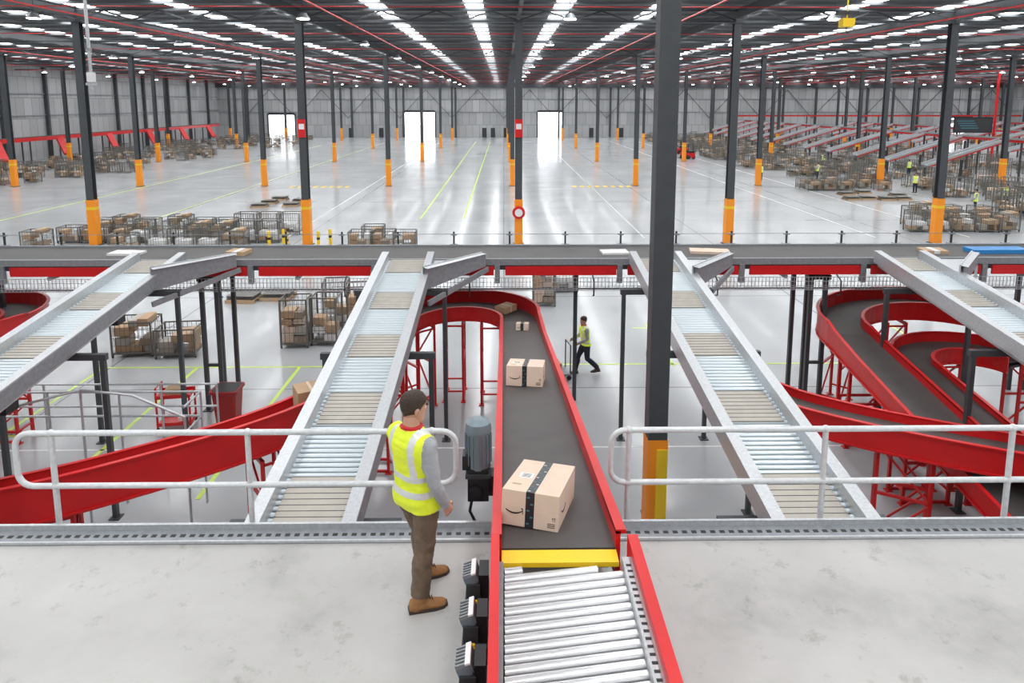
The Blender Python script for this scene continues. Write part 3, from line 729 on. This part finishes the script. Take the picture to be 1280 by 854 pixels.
# ------------------------------------------------------------------ people
def person(name,pants,top,pose,vox=.011,boots=BOOT,hair=HAIR):
    root=bpy.data.objects.new(name,None); S.collection.objects.link(root)
    J=pose; segs=[]
    b=MB()
    V=Vector
    pel=V(J.get('pelvis',(0,0,.93)))
    lean=V(J.get('lean',(0,0,0)))
    VB=J.get('vestlow',.915)
    def ring(z,rx,ry,ox=0,oy=0,n=24):
        t=(z-.93)/.5; o=lean*max(0,t)
        return [V((pel.x*(1-min(1,max(0,t))*.3)+o.x+ox+rx*math.copysign(abs(math.cos(a))**.85,math.cos(a)),pel.y+o.y+oy+ry*math.copysign(abs(math.sin(a))**.85,math.sin(a)),z)) for a in [2*math.pi*i/n for i in range(n)]]
    T=[(.84,.10,.08,0),(.87,.155,.11,0),(.93,.176,.125,-.01),(1.0,.172,.121,-.005),(1.08,.166,.116,.0),(1.2,.176,.122,.0),(1.32,.194,.128,-.005),(1.40,.202,.120,-.008),(1.455,.165,.09,-.008),(1.49,.10,.07,-.005),(1.52,.062,.062,0),(1.60,.056,.060,.012)]
    b.loft([ring(z,rx,ry,0,oy) for z,rx,ry,oy in T],SHIRT)
    ct=V((pel.x*.7+lean.x,pel.y+lean.y,0))
    for s,side in ((1,'R'),(-1,'L')):
        hip=V((pel.x+s*.092,pel.y,.90)); knee=V(J['knee'+side]); ank=V(J['ankle'+side])
        b.tube([hip,hip.lerp(knee,.35)+V((0,.005,0)),knee,knee.lerp(ank,.3)+V((0,-.012,0)),knee.lerp(ank,.8),ank],[.102,.098,.078,.080,.074,.074],SHIRT,16)
        b.ball(hip,.102,SHIRT); b.ball(knee,.078,SHIRT)
        segs+= [('leg',hip,knee),('leg',knee,ank)]
        sh=V((ct.x+s*.185,ct.y-.005,1.405)); el=V(J['elbow'+side]); wr=V(J['wrist'+side])
        b.tube([sh,sh.lerp(el,.4),el,el.lerp(wr,.4),wr],[.068,.061,.052,.051,.040],SHIRT,14)
        b.ball(sh,.068,SHIRT); b.ball(el,.052,SHIRT); b.ball(wr,.040,SHIRT)
        segs+= [('arm',sh+V((s*.03,0,0)),el),('arm',el,wr)]
    segs.append(('torso',V((ct.x,ct.y,1.36)),V((pel.x,pel.y,.98))))
    segs.append(('torso',V((ct.x-.11,ct.y,1.36)),V((ct.x+.11,ct.y,1.36))))
    me=b.mesh('tmp'); o=bpy.data.objects.new('tmp',me); S.collection.objects.link(o)
    md=o.modifiers.new('r','REMESH'); md.mode='VOXEL'; md.voxel_size=vox
    ms=o.modifiers.new('s','SMOOTH'); ms.iterations=6; ms.factor=.5
    dg=bpy.context.evaluated_depsgraph_get(); ev=o.evaluated_get(dg); nm=bpy.data.meshes.new_from_object(ev)
    bpy.data.objects.remove(o)
    nm.name='body'
    nm.materials.clear()
    for m in (SHIRT,pants,SKIN,top,REFL,RCOL): nm.materials.append(m)
    def dseg(p,a,c):
        ab=c-a; t=max(0,min(1,(p-a).dot(ab)/ab.length_squared)); return (p-(a+ab*t)).length
    rad={'leg':.075,'arm':.052,'torso':.12}
    vv=nm.vertices; vest=set(); cloth=set()
    for p in nm.polygons:
        c=p.center; p.use_smooth=True
        bd,bl=9,None
        for l,a,d in segs:
            q=dseg(c,a,d)-rad[l]
            if q<bd: bd,bl=q,l
        if c.z>1.50: k=2 if c.z>1.525 else 5
        elif abs(c.x-ct.x)>.192+.01*max(0,min(1,(c.z-1.2)/.2)) and (bl=='arm' or c.z>1.1): k=0
        elif bl=='arm' and abs(c.x-ct.x)>.19: k=0
        elif c.z<VB: k=1
        else:
            k=3; dx=abs(c.x-ct.x)
            if 0.98<c.z<1.03 or 1.11<c.z<1.16: k=4
            elif c.z>1.16 and .085<dx<.135: k=4
            for vi in p.vertices: vest.add(vi)
        if k in (0,1,3,4):
            for vi in p.vertices: cloth.add(vi)
        p.material_index=k
    nrm=[v.normal.copy() for v in vv]
    for vi in cloth:
        c=vv[vi].co; q=mnoise.noise(V((c.x*9,c.y*9,c.z*16)))+.5*mnoise.noise(V((c.x*20,c.y*20,c.z*34)))
        vv[vi].co+=nrm[vi]*(.0075*q)
    for vi in vest: vv[vi].co+=nrm[vi]*(.012+.010*max(0,(1.1-vv[vi].co.z)/.2))
    place(nm,'body',parent=root)
    hy=J.get('headyaw',0); hp=J.get('headpitch',0)
    H=MB(); cz=1.655; 
    prof=[(-.125,.030,.035,.045),(-.115,.045,.055,.035),(-.09,.058,.072,.022),(-.05,.067,.085,.01),(0,.073,.094,.0),(.04,.075,.097,-.004),(.075,.069,.09,-.006),(.10,.052,.07,-.006),(.118,.028,.04,-.006)]
    N=24
    H.loft([[V((rx*math.cos(a),oy+ry*math.sin(a),z)) for a in [2*math.pi*i/N for i in range(N)]] for z,rx,ry,oy in prof],SKIN)
    H.loft([[V((rx*math.cos(a),oy+rx*1.05*math.sin(a),z)) for a in [2*math.pi*i/16 for i in range(16)]] for z,rx,oy in ((-.17,.056,-.01),(-.10,.055,-.01),(-.05,.055,-.01))],SKIN)
    H.loft([[V((.006*math.cos(a),.094+.006*math.sin(a),.012)) for a in [2*math.pi*i/8 for i in range(8)]],[V((.016*math.cos(a),.100+.018*math.sin(a),-.038)) for a in [2*math.pi*i/8 for i in range(8)]],[V((.010*math.cos(a),.094+.010*math.sin(a),-.046)) for a in [2*math.pi*i/8 for i in range(8)]]],SKIN)
    for s in (1,-1):
        H.ball((s*.031,.079,.004),(.013,.013,.009),WHITE,10,6); H.ball((s*.031,.0905,.004),(.006,.004,.006),BLACK,8,5)
        H.box((s*.032,.091,.026),(.030,.012,.007),hair)
        H.ball((s*.077,-.005,-.008),(.010,.020,.032),SKIN,10,8); H.ball((s*.084,-.002,-.006),(.005,.011,.02),SKIN,8,6)
    H.ball((0,.086,-.068),(.024,.010,.006),LIPS,10,6); H.ball((0,.083,-.105),(.020,.014,.014),SKIN,10,6)
    rings=[]
    n=28
    for z0,f in ((0,1),(.25,1),(.5,1),(.7,1),(.85,1),(.97,1)):
        r_=[]
        for i in range(n):
            a=2*math.pi*i/n; fr=max(0,math.sin(a)); side=abs(math.cos(a))
            low=-.075+ .135*fr**.6 +.045*side*(1-fr)
            z=low+(.128-low)*z0
            zz=max(-.12,min(.118,z)); 
            for j in range(len(prof)-1):
                if prof[j][0]<=zz<=prof[j+1][0]:
                    t=(zz-prof[j][0])/(prof[j+1][0]-prof[j][0]); rx=prof[j][1]*(1-t)+prof[j+1][1]*t; ry=prof[j][2]*(1-t)+prof[j+1][2]*t; oy=prof[j][3]*(1-t)+prof[j+1][3]*t
            g=.010 if z0>0 else .003
            if z0>.9: rx,ry=.02,.03
            r_.append(V(((rx+g)*math.cos(a),oy+(ry+g+.004*(1-fr))*math.sin(a),z+ (.006 if z0>.6 else 0))))
        rings.append(r_)
    H.loft(rings,hair,caps=True)
    h=H.obj('head',(ct.x,ct.y+.02,cz),0,root); h.rotation_euler=(hp,0,hy)
    C=MB(); 
    C.tube([(ct.x+.072*math.cos(a),ct.y+.005+.075*math.sin(a),1.507-.012*math.sin(a)) for a in [2*math.pi*i/20 for i in range(21)]],.012,RCOL,8); C.obj('collar',parent=root)
    for s,side in ((1,'R'),(-1,'L')):
        el=V(J['elbow'+side]); wr=V(J['wrist'+side]); d=(wr-el).normalized()
        inn=V((-s,0,0)); inn=(inn-d*inn.dot(d)).normalized(); fw=d.cross(inn).normalized()
        if fw.y<0 and abs(d.z)>.5: fw=-fw
        if abs(d.z)<=.5 and fw.z<0: fw=-fw
        G=MB(); rings=[]
        for t,w,th in ((-.01,.026,.020),(.02,.033,.019),(.05,.041,.017),(.085,.041,.014),(.098,.036,.011)):
            rings.append([wr+d*t+fw*(w*math.cos(a))+inn*(th*math.sin(a)) for a in [2*math.pi*i/14 for i in range(14)]])
        G.loft(rings,SKIN)
        for j,(off,L) in enumerate(((.030,.068),(.011,.078),(-.010,.072),(-.029,.056))):
            p=wr+d*.085+fw*off; pts=[p]; ang=.25
            for q in (.45,.32,.23):
                dir_=(d*math.cos(ang)+inn*math.sin(ang)); pts.append(pts[-1]+dir_*L*q); ang+=.38
            G.tube(pts,[.0095,.009,.008,.0065],SKIN,8); G.ball(pts[-1],.0066,SKIN,8,5)
        p=wr+d*.025+fw*.030; pts=[p,p+d*.028+fw*.022+inn*.008,p+d*.055+fw*.030+inn*.02,p+d*.078+fw*.028+inn*.03]
        G.tube(pts,[.014,.012,.010,.008],SKIN,8); G.ball(pts[-1],.008,SKIN,8,5)
        G.obj('hand_'+side.lower(),parent=root)
    OL=[( .040,-.10),(.048,0),(.056,.10),(.048,.17),(.02,.205),(-.02,.205),(-.048,.17),(-.056,.10),(-.048,0),(-.040,-.10)]
    for side in 'RL':
        a=V(J['ankle'+side]); yaw=J.get('foot'+side,0); B=MB()
        base=a.z-.13
        bprof=[(-.095,.030,.075),(-.085,.040,.10),(-.05,.046,.125),(0,.047,.13),(.04,.048,.11),(.08,.052,.082),(.13,.053,.066),(.17,.046,.056),(.195,.028,.042)]
        rg=[]
        for t,w,hh in bprof:
            rg.append([V((w*math.cos(q)*(1 if math.sin(q)<.3 else .93),t,.02+(math.sin(q)*(hh-.02) if math.sin(q)>0 else 0))) for q in [2*math.pi*i/16 for i in range(16)]])
        B.loft(rg,boots)
        B.loft([[V((x,y,zz)) for x,y in OL] for zz in (0,.026)],SOLE,smooth=False)
        B.tube([(0,-.01,.08),(0,-.012,.12),(0,-.012,.15)],[.050,.052,.054],boots,14)
        for i in range(4): B.cyl((-.025,.03+i*.018,.118-i*.011),(.025,.03+i*.018,.118-i*.011),.004,SOLE,6)
        B.obj('boot_'+side.lower(),(a.x,a.y+.01,base),yaw,root)
    return root
wp=dict(pelvis=(0,0,.93),lean=(.0,-.03,0),vestlow=.86,
  kneeR=(.085,.0,.50),ankleR=(.09,-.06,.13),footR=-.55,
  kneeL=(-.13,.15,.50),ankleL=(-.16,.20,.13),footL=-.45,
  elbowR=(.265,-.05,1.13),wristR=(.25,.07,.91),
  elbowL=(-.26,.02,1.13),wristL=(-.20,.20,.97),headyaw=-.30,headpitch=-.14)
w=person('warehouse_worker',PANTS,VEST,wp,vox=.0075)
w.location=(-.67,4.86,4.15); w.rotation_euler=(0,0,math.radians(-42)); w.scale=(.99,.99,.965)
wk=dict(pelvis=(0,0,.93),lean=(0,.06,0),kneeR=(.10,.20,.52),ankleR=(.10,.28,.14),footR=0,kneeL=(-.10,-.02,.50),ankleL=(-.10,-.34,.20),footL=0,
  elbowR=(.25,.06,1.15),wristR=(.22,.30,1.05),elbowL=(-.25,.06,1.15),wristL=(-.22,.30,1.05),headyaw=0,headpitch=-.1)
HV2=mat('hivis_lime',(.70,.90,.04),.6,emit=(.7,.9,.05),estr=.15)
w2=person('walking_worker',NAVY,HV2,wk,vox=.014,boots=SOLE)
w2.location=(2.42,19.4,0); w2.rotation_euler=(0,0,math.radians(105))
st=dict(wp); st.update(kneeL=(-.10,0,.5),ankleL=(-.1,0,.13),kneeR=(.1,0,.5),ankleR=(.1,0,.13))
w3=person('distant_worker',NAVY,HV2,st,vox=.02,boots=SOLE); w3.location=(34.5,49,0); w3.rotation_euler=(0,0,1)
def dup(root,loc,rz):
    r=bpy.data.objects.new(root.name.split('.')[0],None); S.collection.objects.link(r); r.location=loc; r.rotation_euler=(0,0,rz)
    for c in root.children:
        d=c.copy(); S.collection.objects.link(d); d.parent=r
for l,rz in zip(WK[1:],(2.5,0,1,4,3,2)): dup(w3,(l[0],l[1],0),rz)
b=MB()
b.box((0,0,.18),(.9,.6,.05),GALVD)
for x in (-.4,.4):
    for y in (-.25,.25): b.cyl((x,y-.02,.07),(x,y+.02,.07),.07,BLACK,10); b.bb(x-.02,x+.02,y-.02,y+.02,.07,.18,DARK)
for y in (-.25,.25): b.bb(.42,.45,y-.015,y+.015,.18,1.05,DARK)
b.cyl((.435,-.25,1.05),(.435,.25,1.05),.018,DARK,8); b.box((-.05,0,.35),(.5,.4,.28),CARD)
b.obj('hand_trolley',(1.45,19.1,0),.2)

# hanging items near the roof
b=MB(); b.box((0,0,0),(.5,.4,.35),YEL); b.cyl((0,0,.17),(0,0,1.35),.03,YEL,8); b.box((0,0,.4),(.9,.2,.15),DARK); b.tube([(0,0,-.17),(0,0,-.35),(.08,0,-.42),(.1,0,-.33)],.025,DARK,8)
b.obj('crane_hoist',(14.3,29,11.3))
b=MB(); b.box((0,0,0),(5,.08,2.0),BLACK); b.box((0,-.045,0),(4.7,.01,1.7),DARK)
for x in (-2,2): b.cyl((x,0,1),(x,0,4.9),.03,DARK,6)
for i in range(4): b.box((-1+i*.2,-.052,.5-i*.3),(2.2,.004,.12),TEAL)
b.obj('information_screen',(60.0,87,5.2))
b=MB(); b.cyl((0,0,8.4),(0,0,13.29),.05,GALV,10); b.bb(-.16,.16,-.05,.05,8.55,8.63,GALV); b.bb(-.1,.1,-.08,.08,8.65,8.95,WHITE); b.cyl((0,0,9.6),(0,0,9.7),.08,GALVD,10)
b.obj('hanging_scanner_pole',(-13,22,0))

# ------------------------------------------------------------------ world & camera
w_=bpy.data.worlds.new('World'); S.world=w_; w_.use_nodes=True
w_.node_tree.nodes['Background'].inputs[0].default_value=(.93,.96,1,1); w_.node_tree.nodes['Background'].inputs[1].default_value=4.0
cam=bpy.data.cameras.new('Camera'); co=bpy.data.objects.new('Camera',cam); S.collection.objects.link(co); S.camera=co
cam.sensor_width=36; cam.clip_end=600; cam.clip_start=.1
cam.lens=24; cam.shift_y=-180/1280
co.location=(0,0,8); co.rotation_euler=(math.radians(90-7.9),0,math.radians(-.7))
S.view_settings.view_transform='Standard'; S.view_settings.exposure=0
